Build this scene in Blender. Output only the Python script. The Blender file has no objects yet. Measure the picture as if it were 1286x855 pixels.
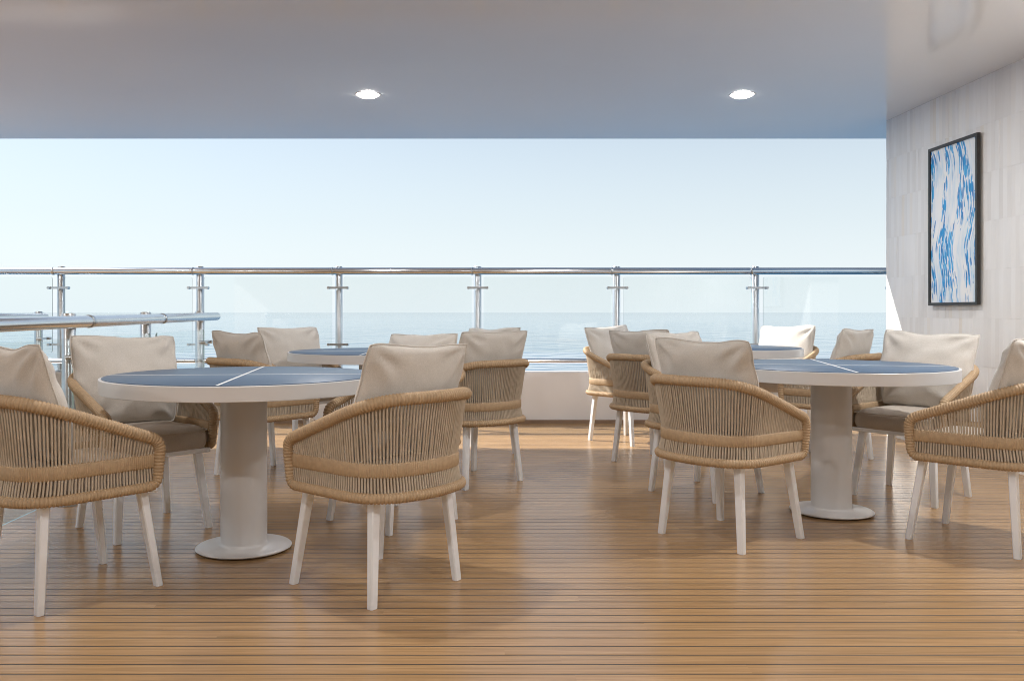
import bpy, math, random
from mathutils import Vector, Matrix, noise

random.seed(7)
scene = bpy.context.scene
COL = scene.collection
PI = math.pi

# ------------------------------------------------------------------ helpers
class MB:
    """collects verts / faces and links them as one mesh object"""
    def __init__(self):
        self.v = []; self.f = []; self.uv = {}; self.mi = []
    def quadstrip(self, ringA, ringB, closed=True, mi=0):
        n = len(ringA)
        for i in range(n if closed else n - 1):
            j = (i + 1) % n
            self.f.append((ringA[i], ringA[j], ringB[j], ringB[i])); self.mi.append(mi)
    def box(self, x0, x1, y0, y1, z0, z1, mi=0):
        b = len(self.v)
        for z in (z0, z1):
            for (x, y) in ((x0, y0), (x1, y0), (x1, y1), (x0, y1)):
                self.v.append((x, y, z))
        for q in ((3, 2, 1, 0), (4, 5, 6, 7), (0, 1, 5, 4), (1, 2, 6, 5), (2, 3, 7, 6), (3, 0, 4, 7)):
            self.f.append(tuple(b + k for k in q)); self.mi.append(mi)
    def lathe(self, prof, seg=64, c=(0, 0, 0), mi=0):
        """prof: list of (r, z) bottom to top; r = 0 ends are capped"""
        rings = []
        for r, z in prof:
            if r < 1e-6:
                self.v.append((c[0], c[1], c[2] + z)); rings.append([len(self.v) - 1])
            else:
                b = len(self.v)
                for k in range(seg):
                    a = 2 * PI * k / seg
                    self.v.append((c[0] + r * math.cos(a), c[1] + r * math.sin(a), c[2] + z))
                rings.append(list(range(b, b + seg)))
        for A, B in zip(rings, rings[1:]):
            if len(A) == 1 and len(B) > 1:
                for i in range(seg):
                    self.f.append((A[0], B[(i + 1) % seg], B[i])); self.mi.append(mi)
            elif len(B) == 1 and len(A) > 1:
                for i in range(seg):
                    self.f.append((A[i], A[(i + 1) % seg], B[0])); self.mi.append(mi)
            elif len(A) > 1:
                self.quadstrip(A, B, True, mi)
    def tube(self, pts, rad, seg=8, closed=False, up=Vector((0, 0, 1)), caps=True, sect=None):
        """sweep; rad number or list; sect: optional list of (side, up) section points"""
        n = len(pts); rings = []
        P = [Vector(p) for p in pts]
        prevN = None
        for i in range(n):
            if closed:
                t = (P[(i + 1) % n] - P[i - 1])
            else:
                t = P[min(i + 1, n - 1)] - P[max(i - 1, 0)]
            t.normalize()
            if sect is not None:
                s = t.cross(up).normalized(); u2 = s.cross(t).normalized()
            else:
                if prevN is None:
                    a = up if abs(t.dot(up)) < .9 else Vector((1, 0, 0))
                    s = t.cross(a).normalized()
                else:
                    s = (prevN - t * prevN.dot(t)).normalized()
                prevN = s
                u2 = s.cross(t).normalized()
            r = rad[i] if isinstance(rad, (list, tuple)) else rad
            b = len(self.v)
            if sect is not None:
                for (a, c) in sect:
                    q = P[i] + s * a * r + u2 * c * r
                    self.v.append(tuple(q))
                rings.append(list(range(b, b + len(sect))))
            else:
                for k in range(seg):
                    a = 2 * PI * k / seg
                    q = P[i] + s * (math.cos(a) * r) + u2 * (math.sin(a) * r)
                    self.v.append(tuple(q))
                rings.append(list(range(b, b + seg)))
        for A, B in zip(rings, rings[1:]):
            self.quadstrip(A, B)
        if closed:
            # match the twist on closing
            A, B = rings[-1], rings[0]
            best = min(range(len(B)), key=lambda k: (Vector(self.v[A[0]]) - Vector(self.v[B[k]])).length)
            B2 = B[best:] + B[:best]
            self.quadstrip(A, B2)
        elif caps:
            self.f.append(tuple(reversed(rings[0]))); self.mi.append(0)
            self.f.append(tuple(rings[-1])); self.mi.append(0)
    def build(self, name, mats, parent=None, smooth=True, loc=None, bevel=0, auto=None):
        me = bpy.data.meshes.new(name)
        me.from_pydata(self.v, [], self.f)
        if not isinstance(mats, (list, tuple)): mats = [mats]
        for m in mats: me.materials.append(m)
        if len(mats) > 1:
            for p, i in zip(me.polygons, self.mi): p.material_index = i
        me.validate()
        o = bpy.data.objects.new(name, me)
        COL.objects.link(o)
        if bevel:
            md = o.modifiers.new('bevel', 'BEVEL'); md.width = bevel; md.segments = 3
            md.limit_method = 'ANGLE'; md.angle_limit = math.radians(40)
        if smooth:
            for p in me.polygons: p.use_smooth = True
            if bevel or auto:
                ang = math.radians(auto or 35)
                try: me.set_sharp_from_angle(angle=ang)
                except Exception: pass
        if parent: o.parent = parent
        if loc: o.location = loc
        return o

def tag(o, label=None, cat=None, group=None, kind=None):
    if label: o['label'] = label
    if cat: o['category'] = cat
    if group: o['group'] = group
    if kind: o['kind'] = kind
    return o

def empty(name, loc=(0, 0, 0), rz=0):
    o = bpy.data.objects.new(name, None); COL.objects.link(o)
    o.location = loc; o.rotation_euler = (0, 0, rz); o.empty_display_size = .1
    return o

def copy_tree(o, parent=None):
    c = o.copy(); COL.objects.link(c)
    if parent: c.parent = parent
    for ch in list(o.children): copy_tree(ch, c)
    return c

def fillet(ctrl, closed=True, steps=9):
    """ctrl: list of (Vector, t) -> rounded polyline (quadratic corner of tangent length t)"""
    out = []; n = len(ctrl)
    for i, (p, t) in enumerate(ctrl):
        if not closed and i in (0, n - 1):
            out.append(p.copy()); continue
        a = ctrl[i - 1][0]; b = ctrl[(i + 1) % n][0]
        da = (a - p); db = (b - p)
        ta = min(t, da.length * .5); tb = min(t, db.length * .5)
        A = p + da.normalized() * ta; B = p + db.normalized() * tb
        for k in range(steps + 1):
            s = k / steps
            out.append(A * (1 - s) ** 2 + p * 2 * s * (1 - s) + B * s * s)
    res = [out[0]]
    for q in out[1:]:
        if (q - res[-1]).length > 1e-5: res.append(q)
    if closed and (res[0] - res[-1]).length < 1e-5: res.pop()
    return res

def resample(pts, step=None, n=None, closed=False):
    P = pts + [pts[0]] if closed else pts
    L = [0]
    for a, b in zip(P, P[1:]): L.append(L[-1] + (b - a).length)
    tot = L[-1]
    if n is None: n = max(2, int(round(tot / step)) + (0 if closed else 1))
    out = []; j = 0
    for i in range(n):
        s = tot * i / (n if closed else n - 1)
        while j < len(L) - 2 and L[j + 1] < s: j += 1
        u = (s - L[j]) / max(1e-9, L[j + 1] - L[j])
        out.append(P[j].lerp(P[j + 1], min(1, u)))
    return out

# ------------------------------------------------------------------ materials
def new_mat(name):
    m = bpy.data.materials.new(name); m.use_nodes = True
    nt = m.node_tree
    return m, nt, nt.nodes['Principled BSDF']
def node(nt, t, **kw):
    n = nt.nodes.new(t)
    for k, v in kw.items():
        if hasattr(n, k): setattr(n, k, v)
    return n
def setin(n, **kw):
    for k, v in kw.items(): n.inputs[k.replace('_', ' ')].default_value = v
def math_node(nt, op, a, b=None):
    n = nt.nodes.new('ShaderNodeMath'); n.operation = op
    for i, x in enumerate((a, b)):
        if x is None: continue
        if isinstance(x, (int, float)): n.inputs[i].default_value = x
        else: nt.links.new(x, n.inputs[i])
    return n.outputs[0]
def ramp(nt, fac, stops):
    r = nt.nodes.new('ShaderNodeValToRGB')
    e = r.color_ramp.elements
    while len(e) < len(stops): e.new(.5)
    for el, (p, c) in zip(e, stops): el.position = p; el.color = (*c, 1)
    nt.links.new(fac, r.inputs[0]); return r.outputs[0]
def mixc(nt, fac, a, b, mode='MIX'):
    n = nt.nodes.new('ShaderNodeMix'); n.data_type = 'RGBA'; n.blend_type = mode
    for idx, x in ((0, fac), (6, a), (7, b)):
        if isinstance(x, (int, float)): n.inputs[idx].default_value = x
        elif isinstance(x, tuple): n.inputs[idx].default_value = (*x, 1)
        else: nt.links.new(x, n.inputs[idx])
    return n.outputs[2]
def bump(nt, bs, h, strength, dist):
    b = nt.nodes.new('ShaderNodeBump'); b.inputs['Strength'].default_value = strength
    b.inputs['Distance'].default_value = dist
    nt.links.new(h, b.inputs['Height']); nt.links.new(b.outputs[0], bs.inputs['Normal'])
def coords(nt, kind='Object', scale=(1, 1, 1)):
    tc = nt.nodes.new('ShaderNodeTexCoord'); mp = nt.nodes.new('ShaderNodeMapping')
    mp.inputs['Scale'].default_value = scale
    nt.links.new(tc.outputs[kind], mp.inputs[0]); return mp.outputs[0]
def noise_tex(nt, vec, scale, detail=4, rough=.55):
    n = nt.nodes.new('ShaderNodeTexNoise'); n.inputs['Scale'].default_value = scale
    n.inputs['Detail'].default_value = detail; n.inputs['Roughness'].default_value = rough
    nt.links.new(vec, n.inputs['Vector']); return n.outputs[0]

def mat_noise(name, c0, c1, rough=.6, scale=30, bump_s=.0, bump_d=.002, metallic=0, sheen=0, coat=0, spec=.5, bscale=None):
    m, nt, bs = new_mat(name)
    v = coords(nt)
    n = noise_tex(nt, v, scale)
    c = ramp(nt, n, [(.3, c0), (.7, c1)])
    nt.links.new(c, bs.inputs['Base Color'])
    setin(bs, Roughness=rough, Metallic=metallic)
    bs.inputs['Specular IOR Level'].default_value = spec
    bs.inputs['Sheen Weight'].default_value = sheen
    bs.inputs['Coat Weight'].default_value = coat
    if bump_s:
        bump(nt, bs, noise_tex(nt, v, bscale or scale * 4), bump_s, bump_d)
    return m

def mat_fabric(name, c0, c1):
    m, nt, bs = new_mat(name)
    v = coords(nt)
    n = noise_tex(nt, v, 9, 5)
    fine = noise_tex(nt, v, 420, 2)
    c = ramp(nt, n, [(.3, c0), (.72, c1)])
    c = mixc(nt, .35, c, ramp(nt, fine, [(.35, tuple(x * .72 for x in c0)), (.65, tuple(min(1, x * 1.15) for x in c1))]))
    nt.links.new(c, bs.inputs['Base Color'])
    setin(bs, Roughness=.9); bs.inputs['Sheen Weight'].default_value = .25
    bs.inputs['Specular IOR Level'].default_value = .2
    wrinkle = noise_tex(nt, v, 16, 4)
    h = math_node(nt, 'ADD', math_node(nt, 'MULTIPLY', wrinkle, 1.0), math_node(nt, 'MULTIPLY', fine, .12))
    bump(nt, bs, h, .35, .008)
    return m

M = {}
M['pillow'] = mat_fabric('pillow_linen', (.50, .475, .435), (.575, .545, .505))
M['seat'] = mat_fabric('seat_fabric', (.41, .36, .305), (.48, .42, .36))
M['wrap'] = mat_noise('wrapped_cord', (.355, .25, .15), (.44, .315, .19), .62, 60, .35, .001, bscale=900)
M['rope'] = mat_noise('rope_cord', (.40, .335, .255), (.50, .42, .325), .75, 40, .3, .0008, bscale=1200)
M['white'] = mat_noise('white_powder_coat', (.74, .765, .80), (.78, .805, .84), .38, 6, .06, .0005, bscale=600)
M['tablewhite'] = mat_noise('table_lacquer', (.60, .60, .605), (.63, .63, .635), .34, 3, .03, .0006, bscale=200)
M['steel'] = mat_noise('polished_steel', (.66, .67, .69), (.74, .75, .76), .19, 5, metallic=1)
M['steel2'] = mat_noise('brushed_steel', (.48, .52, .55), (.56, .60, .63), .28, 12, metallic=1)
M['darkmetal'] = mat_noise('dark_fitting', (.10, .10, .10), (.16, .16, .16), .35, 20, metallic=.8)
M['black'] = mat_noise('black_frame', (.018, .016, .015), (.03, .027, .025), .42, 20)
M['line'] = mat_noise('white_line_paint', (.78, .78, .77), (.84, .84, .83), .4, 30)
M['bulwark'] = mat_noise('bulwark_paint', (.70, .70, .72), (.74, .74, .76), .5, 2, .05, .001)
M['plinth'] = mat_noise('plinth_paint', (.22, .15, .10), (.28, .19, .13), .5, 8)
def mat_wall():
    m, nt, bs = new_mat('relief_tile')
    tc = nt.nodes.new('ShaderNodeTexCoord'); sep = nt.nodes.new('ShaderNodeSeparateXYZ')
    nt.links.new(tc.outputs['Object'], sep.inputs[0])
    k = math_node(nt, 'FLOOR', math_node(nt, 'DIVIDE', math_node(nt, 'SUBTRACT', 7.438, sep.outputs[1]), .044))
    r = math_node(nt, 'FLOOR', math_node(nt, 'DIVIDE', sep.outputs[2], 2.66 / 8))
    cm = nt.nodes.new('ShaderNodeCombineXYZ'); nt.links.new(k, cm.inputs[0]); nt.links.new(r, cm.inputs[1])
    wn = nt.nodes.new('ShaderNodeTexWhiteNoise'); wn.noise_dimensions = '2D'; nt.links.new(cm.outputs[0], wn.inputs['Vector'])
    tone = ramp(nt, wn.outputs['Value'], [(0, (.83, .815, .795)), (.4, (.89, .88, .865)), (.85, (.915, .91, .90)), (1, (.86, .815, .75))])
    fl = ramp(nt, noise_tex(nt, coords(nt, 'Object', (1, 24, 3)), 1.0, 4), [(.3, (.96, .96, .96)), (.7, (1.01, 1.01, 1.01))])
    nt.links.new(mixc(nt, 1.0, tone, fl, 'MULTIPLY'), bs.inputs['Base Color'])
    setin(bs, Roughness=.55)
    return m
M['wall'] = mat_wall()

def mat_ceiling():
    m, nt, bs = new_mat('ceiling_lacquer')
    v = coords(nt)
    n = noise_tex(nt, v, .9, 3)
    nt.links.new(ramp(nt, n, [(.3, (.83, .84, .85)), (.7, (.85, .86, .87))]), bs.inputs['Base Color'])
    setin(bs, Roughness=.12); bs.inputs['IOR'].default_value = 1.52
    bump(nt, bs, noise_tex(nt, v, 3.5, 3), .02, .004)
    return m
M['ceiling'] = mat_ceiling()

def mat_blue():
    m, nt, bs = new_mat('blue_table_glass')
    v = coords(nt)
    n = noise_tex(nt, v, 5, 4)
    nt.links.new(ramp(nt, n, [(.3, (.076, .124, .195)), (.7, (.088, .139, .212))]), bs.inputs['Base Color'])
    setin(bs, Roughness=.42); bs.inputs['Specular IOR Level'].default_value = .3
    return m
M['blue'] = mat_blue()

def mat_glass():
    m, nt, bs = new_mat('rail_glass')
    nt.nodes.remove(bs)
    out = nt.nodes['Material Output']
    tr = node(nt, 'ShaderNodeBsdfTransparent'); tr.inputs[0].default_value = (.955, .975, .975, 1)
    gl = node(nt, 'ShaderNodeBsdfGlossy'); gl.inputs[0].default_value = (1, 1, 1, 1); gl.inputs['Roughness'].default_value = .01
    geo = node(nt, 'ShaderNodeNewGeometry')
    dt = node(nt, 'ShaderNodeVectorMath', operation='DOT_PRODUCT')
    nt.links.new(geo.outputs['Normal'], dt.inputs[0]); nt.links.new(geo.outputs['Incoming'], dt.inputs[1])
    inv = math_node(nt, 'SUBTRACT', 1.0, math_node(nt, 'ABSOLUTE', dt.outputs['Value']))
    sch = math_node(nt, 'ADD', math_node(nt, 'MULTIPLY', math_node(nt, 'POWER', inv, 5.0), .90), .035)
    nz = noise_tex(nt, coords(nt), 2.0, 2)
    fac = math_node(nt, 'MULTIPLY', sch, math_node(nt, 'ADD', math_node(nt, 'MULTIPLY', nz, .2), .75))
    mx = node(nt, 'ShaderNodeMixShader')
    nt.links.new(fac, mx.inputs[0]); nt.links.new(tr.outputs[0], mx.inputs[1]); nt.links.new(gl.outputs[0], mx.inputs[2])
    nt.links.new(mx.outputs[0], out.inputs[0])
    return m
M['glass'] = mat_glass()
def mat_glass_edge():
    m, nt, bs = new_mat('glass_edge')
    n = noise_tex(nt, coords(nt), 8, 2)
    nt.links.new(ramp(nt, n, [(.3, (.30, .46, .46)), (.7, (.40, .56, .56))]), bs.inputs['Base Color'])
    setin(bs, Roughness=.08)
    return m
M['glass_edge'] = mat_glass_edge()

def mat_deck():
    m, nt, bs = new_mat('teak_deck')
    P = .070
    tc = nt.nodes.new('ShaderNodeTexCoord'); sep = nt.nodes.new('ShaderNodeSeparateXYZ')
    nt.links.new(tc.outputs['Object'], sep.inputs[0])
    X, Y = sep.outputs[0], sep.outputs[1]
    q = math_node(nt, 'DIVIDE', Y, P)
    idx = math_node(nt, 'FLOOR', q); fr = math_node(nt, 'FRACT', q)
    wn = nt.nodes.new('ShaderNodeTexWhiteNoise'); wn.noise_dimensions = '1D'
    nt.links.new(idx, wn.inputs['W'])
    r1 = wn.outputs['Value']
    # board lengths
    xs = math_node(nt, 'ADD', math_node(nt, 'DIVIDE', X, 2.6), math_node(nt, 'MULTIPLY', r1, 9.0))
    xi = math_node(nt, 'FLOOR', xs)
    cmb0 = nt.nodes.new('ShaderNodeCombineXYZ'); nt.links.new(idx, cmb0.inputs[0]); nt.links.new(xi, cmb0.inputs[1])
    wn2 = nt.nodes.new('ShaderNodeTexWhiteNoise'); wn2.noise_dimensions = '2D'; nt.links.new(cmb0.outputs[0], wn2.inputs['Vector'])
    r2 = wn2.outputs['Value']
    cmb = nt.nodes.new('ShaderNodeCombineXYZ')
    nt.links.new(math_node(nt, 'ADD', math_node(nt, 'MULTIPLY', X, 1.1), math_node(nt, 'MULTIPLY', r2, 40)), cmb.inputs[0])
    nt.links.new(math_node(nt, 'MULTIPLY', Y, 34), cmb.inputs[1])
    nt.links.new(math_node(nt, 'MULTIPLY', r2, 17), cmb.inputs[2])
    grain = noise_tex(nt, cmb.outputs[0], 2.2, 6, .6)
    base = ramp(nt, grain, [(.25, (.29, .178, .082)), (.55, (.395, .247, .122)), (.8, (.48, .312, .162))])
    tint = ramp(nt, r2, [(0, (.92, .91, .90)), (.5, (.98, .98, .98)), (1, (1.04, 1.03, 1.01))])
    c = mixc(nt, 1.0, base, tint, 'MULTIPLY')
    # caulk
    d = math_node(nt, 'ABSOLUTE', math_node(nt, 'SUBTRACT', fr, .5))
    groove = math_node(nt, 'GREATER_THAN', d, .5 - .044)
    xf = math_node(nt, 'FRACT', xs)
    g = groove
    c = mixc(nt, g, c, (.022, .015, .011))
    nt.links.new(c, bs.inputs['Base Color'])
    rg = math_node(nt, 'ADD', math_node(nt, 'MULTIPLY', noise_tex(nt, coords(nt), 1.3, 2), .05), math_node(nt, 'ADD', math_node(nt, 'MULTIPLY', g, .3), .22))
    nt.links.new(rg, bs.inputs['Roughness'])
    bs.inputs['Specular IOR Level'].default_value = .55
    prof = math_node(nt, 'SMOOTH_MIN', math_node(nt, 'MULTIPLY', math_node(nt, 'SUBTRACT', .5, d), 12), 1.0)
    nt.nodes[-1].inputs[2].default_value = .3 if len(nt.nodes[-1].inputs) > 2 else 0
    h = math_node(nt, 'ADD', prof, math_node(nt, 'MULTIPLY', grain, .12))
    bump(nt, bs, h, .25, .002)
    return m
M['deck'] = mat_deck()

def mat_sea():
    m, nt, bs = new_mat('sea_water')
    v = coords(nt)
    big = noise_tex(nt, v, .030, 3, .5)
    mid = noise_tex(nt, v, .085, 2, .45)
    small = noise_tex(nt, v, .6, 4, .6)
    h = math_node(nt, 'ADD', math_node(nt, 'MULTIPLY', big, 1.2), math_node(nt, 'ADD', math_node(nt, 'MULTIPLY', mid, 1.1), math_node(nt, 'MULTIPLY', small, .035)))
    nt.links.new(ramp(nt, big, [(.3, (.022, .098, .200)), (.7, (.042, .138, .25))]), bs.inputs['Base Color'])
    setin(bs, Roughness=.04); bs.inputs['IOR'].default_value = 1.333
    bump(nt, bs, h, .80, 1.0)
    return m
M['sea'] = mat_sea()

def mat_art():
    m, nt, bs = new_mat('blue_wave_print')
    tc = nt.nodes.new('ShaderNodeTexCoord'); sep = nt.nodes.new('ShaderNodeSeparateXYZ')
    nt.links.new(tc.outputs['Object'], sep.inputs[0])
    Y, Z = sep.outputs[1], sep.outputs[2]
    # the streaks meander: shift across by a slow wave along the height
    w = math_node(nt, 'ADD', math_node(nt, 'MULTIPLY', math_node(nt, 'SINE', math_node(nt, 'MULTIPLY', Z, 6.2)), .034),
                  math_node(nt, 'MULTIPLY', math_node(nt, 'SINE', math_node(nt, 'ADD', math_node(nt, 'MULTIPLY', Z, 15.0), 1.0)), .012))
    yy = math_node(nt, 'ADD', Y, w)
    def vec(sy, sz, off=0.0, src=yy):
        c = nt.nodes.new('ShaderNodeCombineXYZ')
        nt.links.new(math_node(nt, 'ADD', math_node(nt, 'MULTIPLY', src, sy), off), c.inputs[0])
        nt.links.new(math_node(nt, 'MULTIPLY', Z, sz), c.inputs[1]); return c.outputs[0]
    lane = noise_tex(nt, vec(11, 1.6), 1.0, 2, .5)
    lane2 = noise_tex(nt, vec(8.0, 1.8, 5.0), 1.0, 2, .5)
    dash = nt.nodes.new('ShaderNodeTexVoronoi'); dash.inputs['Scale'].default_value = 1.0
    nt.links.new(vec(58, 10.5), dash.inputs['Vector'])
    speck = dash.outputs['Distance']; cellc = dash.outputs['Color']
    sp = nt.nodes.new('ShaderNodeSeparateColor'); nt.links.new(cellc, sp.inputs[0])
    lmask = ramp(nt, lane, [(.47, (0, 0, 0)), (.57, (1, 1, 1))])
    keep = math_node(nt, 'GREATER_THAN', math_node(nt, 'ADD', math_node(nt, 'MULTIPLY', sp.outputs[0], .55), lmask), .74)
    inner = math_node(nt, 'LESS_THAN', speck, .52)
    streak = ramp(nt, noise_tex(nt, vec(48, 3.4, 2.0), 1.0, 3, .55), [(.555, (0, 0, 0)), (.585, (1, 1, 1))])
    gate = ramp(nt, lane, [(.46, (0, 0, 0)), (.53, (1, 1, 1))])
    strong = math_node(nt, 'MAXIMUM', math_node(nt, 'MULTIPLY', keep, inner), math_node(nt, 'MULTIPLY', streak, gate))
    wash = ramp(nt, lane2, [(.45, (0, 0, 0)), (.68, (1, 1, 1))])
    wash2 = math_node(nt, 'MULTIPLY', wash, ramp(nt, noise_tex(nt, vec(30, 6), 1.0, 3), [(.35, (0, 0, 0)), (.65, (1, 1, 1))]))
    c = mixc(nt, math_node(nt, 'MULTIPLY', wash2, .8), (.93, .94, .95), (.38, .66, .90))
    blue = ramp(nt, sp.outputs[1], [(.1, (.008, .21, .58)), (.6, (.015, .36, .78)), (1, (.16, .56, .90))])
    c = mixc(nt, strong, c, blue)
    nt.links.new(c, bs.inputs['Base Color'])
    setin(bs, Roughness=.5)
    return m
M['art'] = mat_art()

def mat_emit(name, col, st):
    m, nt, bs = new_mat(name)
    bs.inputs['Emission Color'].default_value = (*col, 1); bs.inputs['Emission Strength'].default_value = st
    bs.inputs['Base Color'].default_value = (.8, .8, .8, 1)
    return m
M['lamp'] = mat_emit('lamp_diffuser', (1, .96, .90), 9)

# ------------------------------------------------------------------ camera
F = 1100.0; H = 1.04; CX, CY = 590.0, 392.0; W0, H0 = 1286.0, 855.0
cam = bpy.data.cameras.new('camera'); co = bpy.data.objects.new('camera', cam); COL.objects.link(co)
cam.sensor_fit = 'HORIZONTAL'; cam.sensor_width = 36
cam.lens = F / W0 * 36
cam.shift_x = (W0 / 2 - CX) / W0
cam.shift_y = -(H0 / 2 - CY) / W0
co.location = (0, 0, H); co.rotation_euler = (PI / 2, 0, 0)
cam.clip_start = .05; cam.clip_end = 90000
scene.camera = co

# ------------------------------------------------------------------ setting
CEIL = 2.66; EDGE = 8.19; WX = 3.53; WEND = 7.44; DX0, DX1 = -9.0, 6.5; DY0 = -6.0; RAILY = 8.28
b = MB(); b.box(DX0, DX1, DY0, 8.40, -.25, 0)
tag(b.build('deck', M['deck'], smooth=False), kind='structure')
b = MB(); b.box(-7.0, DX1, DY0, EDGE, CEIL, CEIL + .45)
tag(b.build('ceiling', M['ceiling'], smooth=False), kind='structure')
b = MB(); S = 40000
b.v = [(-S, -S, -13), (S, -S, -13), (S, S, -13), (-S, S, -13)]; b.f = [(0, 1, 2, 3)]; b.mi = [0]
tag(b.build('sea', M['sea'], smooth=False), kind='structure')

# right wall: staggered vertical strips of relief tile in rows
b = MB()
b.box(WX + .02, WX + .30, DY0, WEND, 0, CEIL - .003)
rows = 8; rh = CEIL / rows; rr = random.Random(3); SW = .044
for r in range(rows):
    z0 = r * rh + .0002; z1 = (r + 1) * rh - .0002
    for k in range(155):
        y = WEND - .002 - k * SW; w = SW - .0001
        pb = rr.uniform(.0036, .0052); pt = rr.uniform(.0028, .0044); pm = (pb + pt) / 2 + rr.uniform(.0004, .0022)
        sk = rr.uniform(-.0012, .0012)
        n0 = len(b.v); xf = WX + .012; zm = z0 + (z1 - z0) * rr.uniform(.35, .65)
        b.v += [(WX + .0205, y, z0), (WX + .0205, y - w, z0), (WX + .0205, y - w, z1), (WX + .0205, y, z1),
                (xf - pb + sk * .6, y, z0), (xf - pb - sk * .6, y - w, z0), (xf - pt - sk, y - w, z1), (xf - pt + sk, y, z1),
                (xf - pm + sk, y, zm), (xf - pm - sk, y - w, zm)]
        for q in ((4, 5, 9, 8), (8, 9, 6, 7), (0, 1, 5, 4), (2, 3, 7, 6)):
            b.f.append(tuple(n0 + t for t in q)); b.mi.append(0)
        b.f.append((n0 + 3, n0, n0 + 4, n0 + 8, n0 + 7)); b.mi.append(0)
        b.f.append((n0 + 1, n0 + 2, n0 + 6, n0 + 9, n0 + 5)); b.mi.append(0)
tag(b.build('wall', M['wall'], smooth=False), 'white wall of small upright relief tiles with a framed print on it', 'wall')

# wall behind the camera, out of the frame, added to bounce fill light
b = MB(); b.box(DX0 + 3, WX + .015, DY0, DY0 + .2, .001, CEIL - .002)
tag(b.build('back_wall', M['bulwark'], smooth=False), 'plain white unseen wall behind the viewer, added for fill light', 'wall')

# bulwark
bw = empty('bulwark', (0, 8.2, 0))
tag(bw, 'low solid white parapet under the glass railing at the deck edge', 'parapet')
b = MB(); b.box(DX0, DX1, .0, .16, .001, .482); b.build('wall_panel', M['bulwark'], bw, bevel=.008)
b = MB(); b.box(DX0, DX1, -.022, -.001, .001, .034); b.build('plinth', M['plinth'], bw, smooth=False)

# ------------------------------------------------------------------ railings
def ring(mb, c, axis, r0, w, seg=20):
    c = Vector(c); a = Vector(axis).normalized()
    mb.tube([c - a * w / 2, c - a * w / 2.4, c + a * w / 2.4, c + a * w / 2], [r0 * .93, r0, r0, r0 * .93], seg)

def make_glass(mb_face, x0, x1, z0, z1, r=.02, t=.010, axis='x'):
    """rounded pane in the plane of axis/z, mi 0 faces, mi 1 edge"""
    pts = []
    for (cx, cz, a0) in ((x1 - r, z1 - r, 0), (x0 + r, z1 - r, 90), (x0 + r, z0 + r, 180), (x1 - r, z0 + r, 270)):
        for k in range(6):
            a = math.radians(a0 + 90 * k / 5); pts.append((cx + r * math.cos(a), cz + r * math.sin(a)))
    n = len(pts); b0 = len(mb_face.v)
    for s in (-t / 2, t / 2):
        for (p, z) in pts:
            mb_face.v.append((p, s, z) if axis == 'x' else (s, p, z))
    mb_face.f.append(tuple(b0 + i for i in range(n))); mb_face.mi.append(0)
    mb_face.f.append(tuple(b0 + n + i for i in reversed(range(n)))); mb_face.mi.append(0)
    for i in range(n):
        j = (i + 1) % n
        mb_face.f.append((b0 + i, b0 + j, b0 + n + j, b0 + n + i)); mb_face.mi.append(1)

gr = empty('glass_railing', (0, RAILY, .484))
tag(gr, 'long glass railing with polished steel handrail along the sea edge', 'railing')
ZR = 1.428 - .484
b = MB(); b.tube([(DX0, -.0, ZR), (DX1, -.0, ZR)], .033, 24); b.build('handrail', M['steel'], gr)
b = MB(); b.tube([(DX0, .0, .578 - .484), (DX1, 0, .578 - .484)], .024, 20); b.build('lower_rail', M['steel'], gr)
SP = 175.3 * RAILY / F; X0 = (74 - CX) * RAILY / F
posts_x = [X0 + SP * k for k in range(-3, 8)]
proto = None
for px in posts_x:
    if proto is None:
        b = MB(); b.tube([(0, 0, 0), (0, 0, ZR + .036), (0, 0, ZR + .046)], [.036, .036, .030], 20)
        b.lathe([(0, 0.001), (.062, 0.001), (.062, .010), (.036, .014)], 24)
        proto = b.build('post', M['steel2'], gr, auto=35); proto.location = (px, .045, 0)
        for zc in (1.27 - .484, .735 - .484):
            c = MB()
            c.box(-.094, .094, -.060, -.044, zc - .010, zc + .010)
            for s in (-1, 1):
                c.tube([(s * .088, -.080, zc), (s * .088, -.030, zc)], .013, 14)
            c.tube([(0, -.062, zc), (0, -.034, zc)], .012, 14)
            c.build('clamp', M['steel2'], proto, auto=35)
        c = MB(); ring(c, (-.052, -.045, ZR), (1, 0, 0), .0365, .018)
        c.build('joint_ring', M['steel2'], proto, auto=35)
    else:
        p = copy_tree(proto, gr); p.location = (px, .045, 0)
for pa, pb in zip(posts_x, posts_x[1:]):
    b = MB(); make_glass(b, pa + .056, pb - .056, .66 - .484, 1.372 - .484)
    o = b.build('glass_panel', [M['glass'], M['glass_edge']], gr, smooth=False); o.location = (0, -.010, 0)

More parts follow.
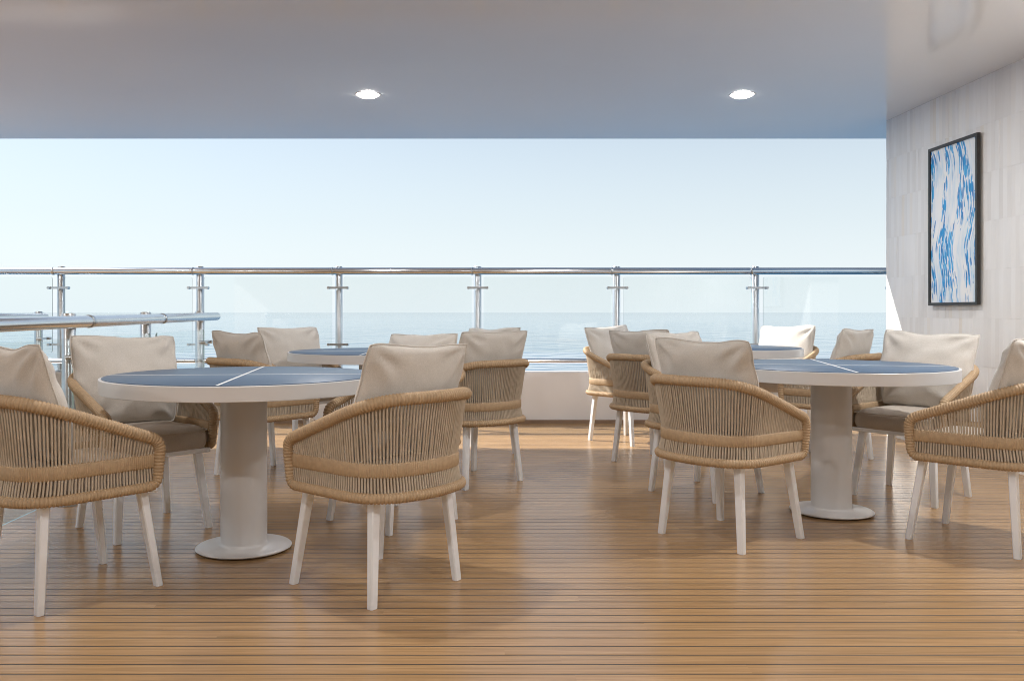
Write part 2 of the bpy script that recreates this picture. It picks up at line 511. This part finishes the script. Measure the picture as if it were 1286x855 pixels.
def side_rail(name, x, y_end, y_near, posts, z_end, z_near, label, with_rings=()):
    root = empty(name, (x, 0, 0)); tag(root, label, 'railing', 'stair railings at the left')
    zz = lambda y: z_near + (z_end - z_near) * (y - y_near) / (y_end - y_near)
    b = MB()
    b.tube([(0, y_near, zz(y_near)), (0, y_end - .03, zz(y_end)), (0, y_end - .008, zz(y_end)), (0, y_end, zz(y_end))], [.033, .033, .029, .016], 24)
    b.build('handrail', M['steel'], root, auto=45)
    for y in posts:
        b = MB(); b.tube([(0, 0, 0.001), (0, 0, zz(y) + .038), (0, 0, zz(y) + .046)], [.036, .036, .031], 20)
        b.lathe([(0, 0.001), (.065, 0.001), (.065, .010), (.036, .014)], 24)
        p = b.build('post', M['steel2'], root, auto=35); p.location = (-.05, y, 0)
        for zc in (.80, .22):
            c = MB(); c.box(.040, .056, -.09, .09, zc - .010, zc + .010)
            for s in (-1, 1): c.tube([(.026, s * .085, zc), (.075, s * .085, zc)], .013, 14)
            c.build('clamp', M['steel2'], p, auto=35)
    for y in with_rings:
        c = MB(); ring(c, (0, y, zz(y)), (0, 1, 0), .0365, .030); c.build('joint_ring', M['steel2'], root, auto=35)
    ps = sorted(posts)
    for ya, yb in zip(ps, ps[1:]):
        b = MB(); make_glass(b, ya + .06, yb - .06, .075, .90, axis='y')
        b.build('glass_panel', [M['glass'], M['glass_edge']], root, smooth=False)
    return root
side_rail('stair_railing', -2.12, 7.36, 1.6, (7.04, 5.86, 4.74, 3.60, 2.45), 1.005, .967,
          'nearer low glass railing with thick steel handrail running back beside the left chairs', (4.88, 6.04))
side_rail('stair_railing', -3.87, 8.00, 4.2, (7.96, 6.86, 5.76, 4.66), 1.000, .985,
          'farther low glass railing at the left edge, mostly behind the nearer one', ())

# ------------------------------------------------------------------ framed print
ax = WX - .001
art = empty('wall_art', (ax, 6.368, 1.685))
tag(art, 'tall black framed print of blue and white water streaks on the right wall', 'picture')
hw, hh, fb, th = .322, .595, .021, .026
b = MB()
b.box(-th, 0, -hw, hw, hh - fb, hh); b.box(-th, 0, -hw, hw, -hh, -hh + fb)
b.box(-th, 0, -hw, -hw + fb, -hh + fb, hh - fb); b.box(-th, 0, hw - fb, hw, -hh + fb, hh - fb)
b.build('frame', M['black'], art, smooth=False)
b = MB(); b.box(-.014, -.002, -hw + fb, hw - fb, -hh + fb, hh - fb); b.build('print', M['art'], art, smooth=False)
art.location.x = WX - .004

# ------------------------------------------------------------------ downlights
def downlight(x, y, label, watt, group=True):
    root = empty('downlight', (x, y, CEIL))
    tag(root, label, 'ceiling light', 'downlights in the ceiling')
    b = MB(); b.lathe([(.082, -.0005), (.098, -.0005), (.0985, -.0015), (.094, -.0022), (.086, -.0018), (.082, -.0005)], 40)
    b.build('trim_ring', M['line'], root)
    b = MB(); b.lathe([(0, -.026), (.030, -.024), (.058, -.017), (.076, -.008), (.081, -.001), (0, -.001)], 40)
    b.build('diffuser', M['lamp'], root)
    l = bpy.data.lights.new('lamp', 'AREA'); l.shape = 'DISK'; l.size = .10; l.energy = watt
    l.color = (1, .985, .975)
    lo = bpy.data.objects.new('lamp', l); COL.objects.link(lo); lo.parent = root; lo.location = (0, 0, -.032)
    return root
LW = 15
downlight((462 - CX) * 6.53 / F, 6.53, 'lit round downlight in the ceiling left of the middle', 9)
downlight((932 - CX) * 6.53 / F, 6.53, 'lit round downlight in the ceiling toward the framed print', 9)
for (x, y) in ((-.76, 3.6), (2.85, 3.9), (-4.4, 3.6), (-4.4, 6.53), (-.76, .7), (2.03, .7), (-4.4, .7), (.6, -2.2)):  # unseen lamps continuing the downlight rows, added as fill for deck and wall
    downlight(x, y, 'unseen round downlight added to the ceiling for fill light', 9 if y > 5 else ((24 if x > 2.5 else 12) if y > 3 else 18))

# ------------------------------------------------------------------ tables
HT = .762; RT = .594
def make_table():
    root = empty('round_table')
    b = MB()
    b.lathe([(0, HT - .060), (RT - .002, HT - .060), (RT, HT - .058), (RT, HT - .002), (RT - .002, HT), (0, HT)], 160)
    top = b.build('tabletop', M['tablewhite'], root, auto=30)
    b = MB(); b.lathe([(RT - .013, HT + .0006), (RT - .013, HT + .003), (RT - .014, HT + .0036), (0, HT + .0036)], 128)
    b.build('blue_inlay', M['blue'], top, auto=50)
    b = MB(); R2 = RT - .0145; w = .0058
    b.box(-w, w, -R2, R2, HT + .0028, HT + .0042)
    b.box(-R2, -w - .0001, -w, w, HT + .0028, HT + .0041); b.box(w + .0001, R2, -w, w, HT + .0028, HT + .0041)
    b.build('white_line', M['line'], top, smooth=False)
    b = MB(); b.lathe([(.100, .012), (.100, HT - .058)], 64); b.build('pedestal', M['tablewhite'], root)
    b = MB(); b.lathe([(0, .004), (.188, .004), (.203, .008), (.207, .013), (.203, .017), (.192, .019), (.110, .022), (.102, .027), (.0995, .036)], 96)
    base = b.build('base_plate', M['tablewhite'], root, auto=60)
    b = MB(); b.lathe([(0, .0008), (.182, .0008), (.182, .006)], 64); b.build('foot_pad', M['black'], base, auto=50)
    return root
tables = [
    (-.995, 3.86, 4.7, 'round blue topped white pedestal table in the left foreground'),
    (1.882, 4.56, -11.4, 'round blue topped white pedestal table in the right foreground'),
    (-.685, 6.20, -1.9, 'round blue topped white pedestal table at the back left, near the railing'),
    (1.995, 6.90, -9, 'round blue topped white pedestal table at the back right, near the railing'),
]
tp = make_table()
for i, (x, y, a, lab) in enumerate(tables):
    t = tp if i == 0 else copy_tree(tp)
    t.location = (x, y, 0); t.rotation_euler = (0, 0, math.radians(a))
    tag(t, lab, 'table', 'round pedestal tables')

# ------------------------------------------------------------------ chair
V = Vector
WF, WB = .254, .262
ZL = .388
def upath():
    low = [(V((WF, .198, ZL)), .038), (V((WB, -.262, ZL)), .15), (V((0, -.330, ZL)), .16), (V((-WB, -.262, ZL)), .15), (V((-WF, .198, ZL)), .038)]
    upp = [(V((-WF - .004,   .210, .556)), .045), (V((-WB - .018, -.272, .734)), .17), (V((0, -.356, .738)), .20), (V((WB + .018, -.272, .734)), .17), (V((WF + .004,   .210, .556)), .045)]
    return low, upp
def make_chair():
    root = empty('rope_armchair')
    low, upp = upath()
    loop = fillet(low + upp, True, 10)
    pitch = .0125; k = 6
    pts = resample(loop, step=pitch / k, closed=True)
    nn = len(pts) // k * k; pts = resample(loop, n=nn, closed=True)
    rad = []
    for i, p in enumerate(pts):
        base = .0185 if p.z < .42 else (.0185 + .0035 * min(1, (p.z - .42) / .12))
        ph = (i % k) / k
        rad.append(base + .0036 * (abs(math.sin(PI * (ph))) ** .8 - .6))
    b = MB(); b.tube(pts, rad, 12, closed=True); b.build('wrapped_frame', M['wrap'], root)
    # open U paths for the ropes
    lowp = fillet([(p, t) for p, t in low], False, 10)
    uppp = fillet([(p, t) for p, t in reversed(upp)], False, 10)
    mid = [(V((WF - .008, .194, .482)), .0), (V((WB - .015, -.246, .482)), .15), (V((0, -.312, .482)), .17), (V((-WB + .015, -.246, .482)), .15), (V((-WF + .008, .194, .482)), .0)]
    midp = fillet(mid, False, 10)
    # band
    bp = .0078; kk = 4
    mp = resample(midp, step=bp / kk)
    rad = [1 + .13 * (abs(math.sin(PI * (i % kk) / kk)) - .5) for i in range(len(mp))]
    tk, hh_ = .0108, .0262
    sect = [(-tk, -hh_ * .75), (-tk * .5, -hh_), (tk * .5, -hh_), (tk, -hh_ * .75), (tk, hh_ * .75), (tk * .5, hh_), (-tk * .5, hh_), (-tk, hh_ * .75)]
    b = MB(); b.tube(mp, rad, sect=sect, caps=True); b.build('rope_band', M['wrap'], root)
    # ropes
    N = 114
    lo_ = resample(lowp, n=N + 2)[1:-1]; mi_ = resample(midp, n=N + 2)[1:-1]; up_ = resample(uppp, n=N + 2)[1:-1]
    b = MB(); rr = random.Random(5)
    for i, (a, m_, u) in enumerate(zip(lo_, mi_, up_)):
        j = rr.uniform(-.0012, .0012)
        q = [a, a.lerp(m_, .5) + V((j, j, 0)), m_, m_.lerp(u, .33) + V((j, -j, 0)) , m_.lerp(u, .66) - V((j, j, 0)), u]
        b.tube(q, .0041, 6, caps=False)
    b.build('rope_webbing', M['rope'], root)
    # legs
    for sx in (-1, 1):
        for sy in (-1, 1):
            b = MB()
            tx, ty = sx * .188, (.168 if sy > 0 else -.192)
            bx, by = sx * .222, sy * .220
            rings = []
            for (z, cx_, cy_, hw_, hd_) in ((0.0, bx, by, .0150, .0125), (.004, bx, by, .0158, .0132), (.375, tx, ty, .0195, .0165)):
                n0 = len(b.v)
                c = .004
                for (u, v) in ((-hw_ + c, -hd_), (hw_ - c, -hd_), (hw_, -hd_ + c), (hw_, hd_ - c), (hw_ - c, hd_), (-hw_ + c, hd_), (-hw_, hd_ - c), (-hw_, -hd_ + c)):
                    b.v.append((cx_ + u, cy_ + v, z + .0005))
                rings.append(list(range(n0, n0 + 8)))
            for A, B in zip(rings, rings[1:]): b.quadstrip(A, B)
            b.f.append(tuple(reversed(rings[0]))); b.mi.append(0); b.f.append(tuple(rings[-1])); b.mi.append(0)
            b.build('leg', M['white'], root, auto=30)
    # seat frame: white bars under the cushion
    b = MB()
    b.box(-.240, .240, .186, .208, .362, .384); b.box(-.190, .190, -.240, -.216, .364, .384)
    b.box(-.225, -.200, -.2155, .1855, .364, .384); b.box(.200, .225, -.2155, .1855, .364, .384)
    b.box(-.1995, .1995, -.2155, .1855, .371, .381)
    b.build('seat_frame', M['white'], root, bevel=.004)
    # seat cushion
    out = fillet([(V((.234, .212, 0)), .05), (V((.234, -.235, 0)), .15), (V((0, -.290, 0)), .15), (V((-.234, -.235, 0)), .15), (V((-.234, .212, 0)), .05), (V((0, .226, 0)), .1)], True, 8)
    out = resample(out, n=72, closed=True)
    b = MB(); rings = []
    prof = [(.034, .378), (.014, .384), (.004, .398), (0, .418), (0, .438), (.005, .456), (.016, .472), (.034, .484), (.06, .491), (.10, .495), (.15, .497), (.19, .498)]
    for ins, z in prof:
        n0 = len(b.v)
        for p in out:
            d = V((p.x, p.y + .03, 0)); L = d.length
            s = max(0.02, (L - ins * (1 if L > .2 else 1)) / L)
            wob = .0025 * noise.noise(V((p.x * 9, p.y * 9, z * 14)))
            b.v.append((d.x * s, -.03 + d.y * s, z + wob))
        rings.append(list(range(n0, n0 + 72)))
    for A, B in zip(rings, rings[1:]): b.quadstrip(A, B)
    b.f.append(tuple(reversed(rings[0]))); b.mi.append(0); b.f.append(tuple(rings[-1])); b.mi.append(0)
    cu = b.build('seat_cushion', M['seat'], root)
    # seam piping round the cushion
    b = MB(); b.tube([V((p.x * 1.006, -.03 + (p.y + .03) * 1.006, .470)) for p in out], .0028, 6, closed=True)
    b.build('piping', M['seat'], cu)
    return root

def make_pillow_mesh(seed):
    rr = random.Random(seed)
    n = 30; Wp, Hp, T = .53, .455, .165
    b = MB(); grid = {}
    so = V((seed * 3.7, seed * 1.3, 0))
    ear = [rr.uniform(.7, 1.5) for _ in range(4)]
    sag = rr.uniform(.002, .016); tilt = rr.uniform(-.06, .06)
    for side in (1, -1):
        for i in range(n + 1):
            for j in range(n + 1):
                edge = i in (0, n) or j in (0, n)
                if side == -1 and edge: grid[(side, i, j)] = grid[(1, i, j)]; continue
                u = -math.cos(PI * i / n) * .35 + (2 * i / n - 1) * .65
                v = -math.cos(PI * j / n) * .35 + (2 * j / n - 1) * .65
                x = Wp / 2 * u * (1 - .030 * (1 - v * v)); z = Hp / 2 * v * (1 - .030 * (1 - u * u))
                k = (0 if u < 0 else 1) + (0 if v < 0 else 2)
                ck = .050 * ear[k] - .022
                x *= 1 - ck * abs(v) ** 7; z *= 1 - ck * abs(u) ** 7
                if v > 0: z -= sag * v * v * math.exp(-((u - tilt * 3) / .42) ** 2)
                t = max(0, (1 - u * u) * (1 - v * v)) ** .52
                belly = 1.0 + .22 * (-v) * (1 - v * v)
                # folds that run out of the corners
                rad_ = math.hypot(abs(u) - 1, abs(v) - 1)
                ang = math.atan2(1 - abs(v), 1 - abs(u) + 1e-6)
                fold = .010 * math.sin(ang * 9 + seed + k * 2) * math.exp(-(rad_ - .35) ** 2 / .07) * min(1, t * 3)
                dep = T / 2 * t * belly + fold + .010 * noise.noise(V((u * 2.6, v * 2.6, side * 2)) + so) * min(1, t * 2)
                dep = max(dep, .001 if not edge else 0)
                x *= 1 - .19 * max(0, -v) ** 1.3
                x += .006 * noise.noise(V((u * 3, v * 3, 7)) + so)
                z += .006 * noise.noise(V((u * 3, v * 3, 11)) + so)
                b.v.append((x, side * dep, z)); grid[(side, i, j)] = len(b.v) - 1
    for side in (1, -1):
        for i in range(n):
            for j in range(n):
                q = (grid[(side, i, j)], grid[(side, i + 1, j)], grid[(side, i + 1, j + 1)], grid[(side, i, j + 1)])
                if side == 1: q = tuple(reversed(q))
                b.f.append(q); b.mi.append(0)
    P_ = MB()
    loop = [grid[(1, i, 0)] for i in range(n)] + [grid[(1, n, j)] for j in range(n)] + [grid[(1, i, n)] for i in range(n, 0, -1)] + [grid[(1, 0, j)] for j in range(n, 0, -1)]
    P_.tube([b.v[q] for q in loop], .0028, 6, closed=True, up=Vector((0, 1, 0)))
    return b, P_
pillow_protos = []

chairs = [
    # x, y, facing, chair label, pillow label
    (-.363, 3.385, (-.755, .655), 'rope armchair seen from behind, largest in the centre left foreground', 'beige pillow in the big armchair seen from behind, left of centre'),
    (-1.50, 3.32, (.66, .75), 'rope armchair cut off by the left edge, nearest the viewer', 'beige pillow cut off by the left edge of the picture'),
    (-1.577, 4.24, (.70, -.71), 'rope armchair facing the viewer left of the left foreground table', 'beige pillow facing the viewer beside the low steel railing, left of the left foreground table'),
    (-.39, 4.40, (-.68, -.73), 'rope armchair facing left behind the largest armchair and partly hidden by it', 'beige pillow mostly hidden just behind the pillow of the largest armchair'),
    (1.213, 4.08, (.80, .60), 'rope armchair seen from behind at the left of the right foreground table', 'beige pillow in the armchair seen from behind, left of the right foreground table'),
    (2.33, 4.01, (-.67, .74), 'rope armchair cut off by the right edge, in front of the framed print wall', 'beige pillow cut off by the right edge of the picture'),
    (2.50, 4.97, (-.77, -.64), 'rope armchair facing the viewer at the wall side of the right foreground table', 'beige pillow facing the viewer below the framed print'),
    (1.37, 5.08, (.64, -.77), 'rope armchair mostly hidden behind the back of the right foreground armchair', 'beige pillow just behind the pillow of the right foreground armchair'),
    (.0, 5.44, (-.65, .76), 'rope armchair seen from behind at the near right of the back left table', 'beige pillow in the armchair seen from behind, near right of the back left table'),
    (-1.31, 5.63, (.66, .75), 'rope armchair seen from behind at the near left of the back left table', 'tan shaded pillow at the near left of the back left table'),
    (-1.25, 6.60, (.70, -.71), 'rope armchair facing the viewer at the far left of the back left table', 'pale pillow facing the viewer at the far left of the back left table'),
    (.02, 6.45, (-.70, -.71), 'rope armchair at the far right of the back left table, almost fully hidden', 'pillow at the far right of the back left table, almost fully hidden'),
    (1.32, 6.10, (.75, .66), 'rope armchair seen from behind at the near left of the back right table', 'shaded pillow in the second armchair from the railing, near left of the back right table'),
    (1.29, 7.10, (.64, -.77), 'sunlit rope armchair nearest the railing at the far left of the back right table', 'pillow in the sunlit armchair at the far left of the back right table'),
    (2.58, 7.42, (-.77, -.64), 'rope armchair with sunlit arm at the far right of the back right table', 'bright white sunlit pillow at the far right of the back right table'),
    (2.53, 6.22, (-.67, .74), 'rope armchair seen from behind at the near right of the back right table', 'tan pillow rising above a curved arm at the near right of the back right table'),
]
cp = make_chair()
for s in range(5):
    pillow_protos.append(make_pillow_mesh(s + 1))
pmesh = []
rp = random.Random(11)
for i, (x, y, f, lab, plab) in enumerate(chairs):
    c = cp if i == 0 else copy_tree(cp)
    a = math.atan2(f[1], f[0]) - PI / 2
    c.location = (x, y, 0); c.rotation_euler = (0, 0, a)
    tag(c, lab, 'chair', 'rope armchairs around the tables')
    k = i % 5
    if i < 5:
        p = pillow_protos[k][0].build('throw_pillow', M['pillow']); pmesh.append(p)
        pillow_protos[k][1].build('seam_piping', M['pillow'], p)
    else:
        p = copy_tree(pmesh[k])
    lean = math.radians(17 + rp.uniform(-2, 2))
    mat = Matrix.Translation((x, y, 0)) @ Matrix.Rotation(a, 4, 'Z') @ Matrix.Translation((rp.uniform(-.012, .012), -.168, .708)) \
        @ Matrix.Rotation(lean, 4, 'X') @ Matrix.Rotation(rp.uniform(-.04, .04), 4, 'Y') @ Matrix.Rotation(rp.uniform(-.05, .05), 4, 'Z')
    p.matrix_world = mat
    tag(p, plab, 'pillow', 'throw pillows in the armchairs')

# ------------------------------------------------------------------ light
D = Vector((2.1, -1.0, -1.75)).normalized()
sun = bpy.data.lights.new('sun', 'SUN'); sun.energy = 5.0; sun.angle = math.radians(.55); sun.color = (1, .95, .88)
so = bpy.data.objects.new('sun', sun); COL.objects.link(so); so.rotation_euler = D.to_track_quat('-Z', 'Y').to_euler()
so.location = (-6, 10, 9)
w = bpy.data.worlds.new('World'); scene.world = w; w.use_nodes = True
nt = w.node_tree; bg = nt.nodes['Background']
sk = nt.nodes.new('ShaderNodeTexSky'); sk.sky_type = 'NISHITA'; sk.sun_disc = False
sk.sun_elevation = math.asin(-D.z)
sk.sun_rotation = math.atan2(-D.x, -D.y)      # clockwise from +Y
sk.air_density = 1.3; sk.dust_density = .12; sk.ozone_density = 3.0; sk.altitude = 0
hs = nt.nodes.new('ShaderNodeHueSaturation'); hs.inputs['Saturation'].default_value = .58
nt.links.new(sk.outputs[0], hs.inputs['Color'])
tint = mixc(nt, 1.0, hs.outputs[0], (.93, 1.0, 1.08), 'MULTIPLY')
tcw = nt.nodes.new('ShaderNodeTexCoord'); sw = nt.nodes.new('ShaderNodeSeparateXYZ')
nt.links.new(tcw.outputs['Generated'], sw.inputs[0])
veil = ramp(nt, math_node(nt, 'ABSOLUTE', sw.outputs[2]), [(0, (.94, .94, .94)), (.06, (.78, .78, .78)), (.20, (.39, .39, .39)), (.55, (0, 0, 0))])
tint = mixc(nt, veil, tint, (7.05, 7.75, 8.15))
nt.links.new(tint, bg.inputs[0]); bg.inputs[1].default_value = .062

# ------------------------------------------------------------------ render settings
vs = scene.view_settings
scene.display_settings.display_device = 'sRGB'
vs.view_transform = 'Standard'; vs.look = 'None'; vs.exposure = 1.0; vs.gamma = 1; vs.use_curve_mapping = False
cy = scene.cycles
cy.filter_width = 1.05; cy.use_denoising = True; cy.denoiser = 'OPENIMAGEDENOISE'; cy.denoising_input_passes = 'RGB_ALBEDO_NORMAL'; cy.denoising_prefilter = 'NONE'; cy.max_bounces = 10; cy.diffuse_bounces = 5; cy.glossy_bounces = 5; cy.transparent_max_bounces = 16
cy.sample_clamp_indirect = 8; cy.caustics_reflective = False; cy.caustics_refractive = False
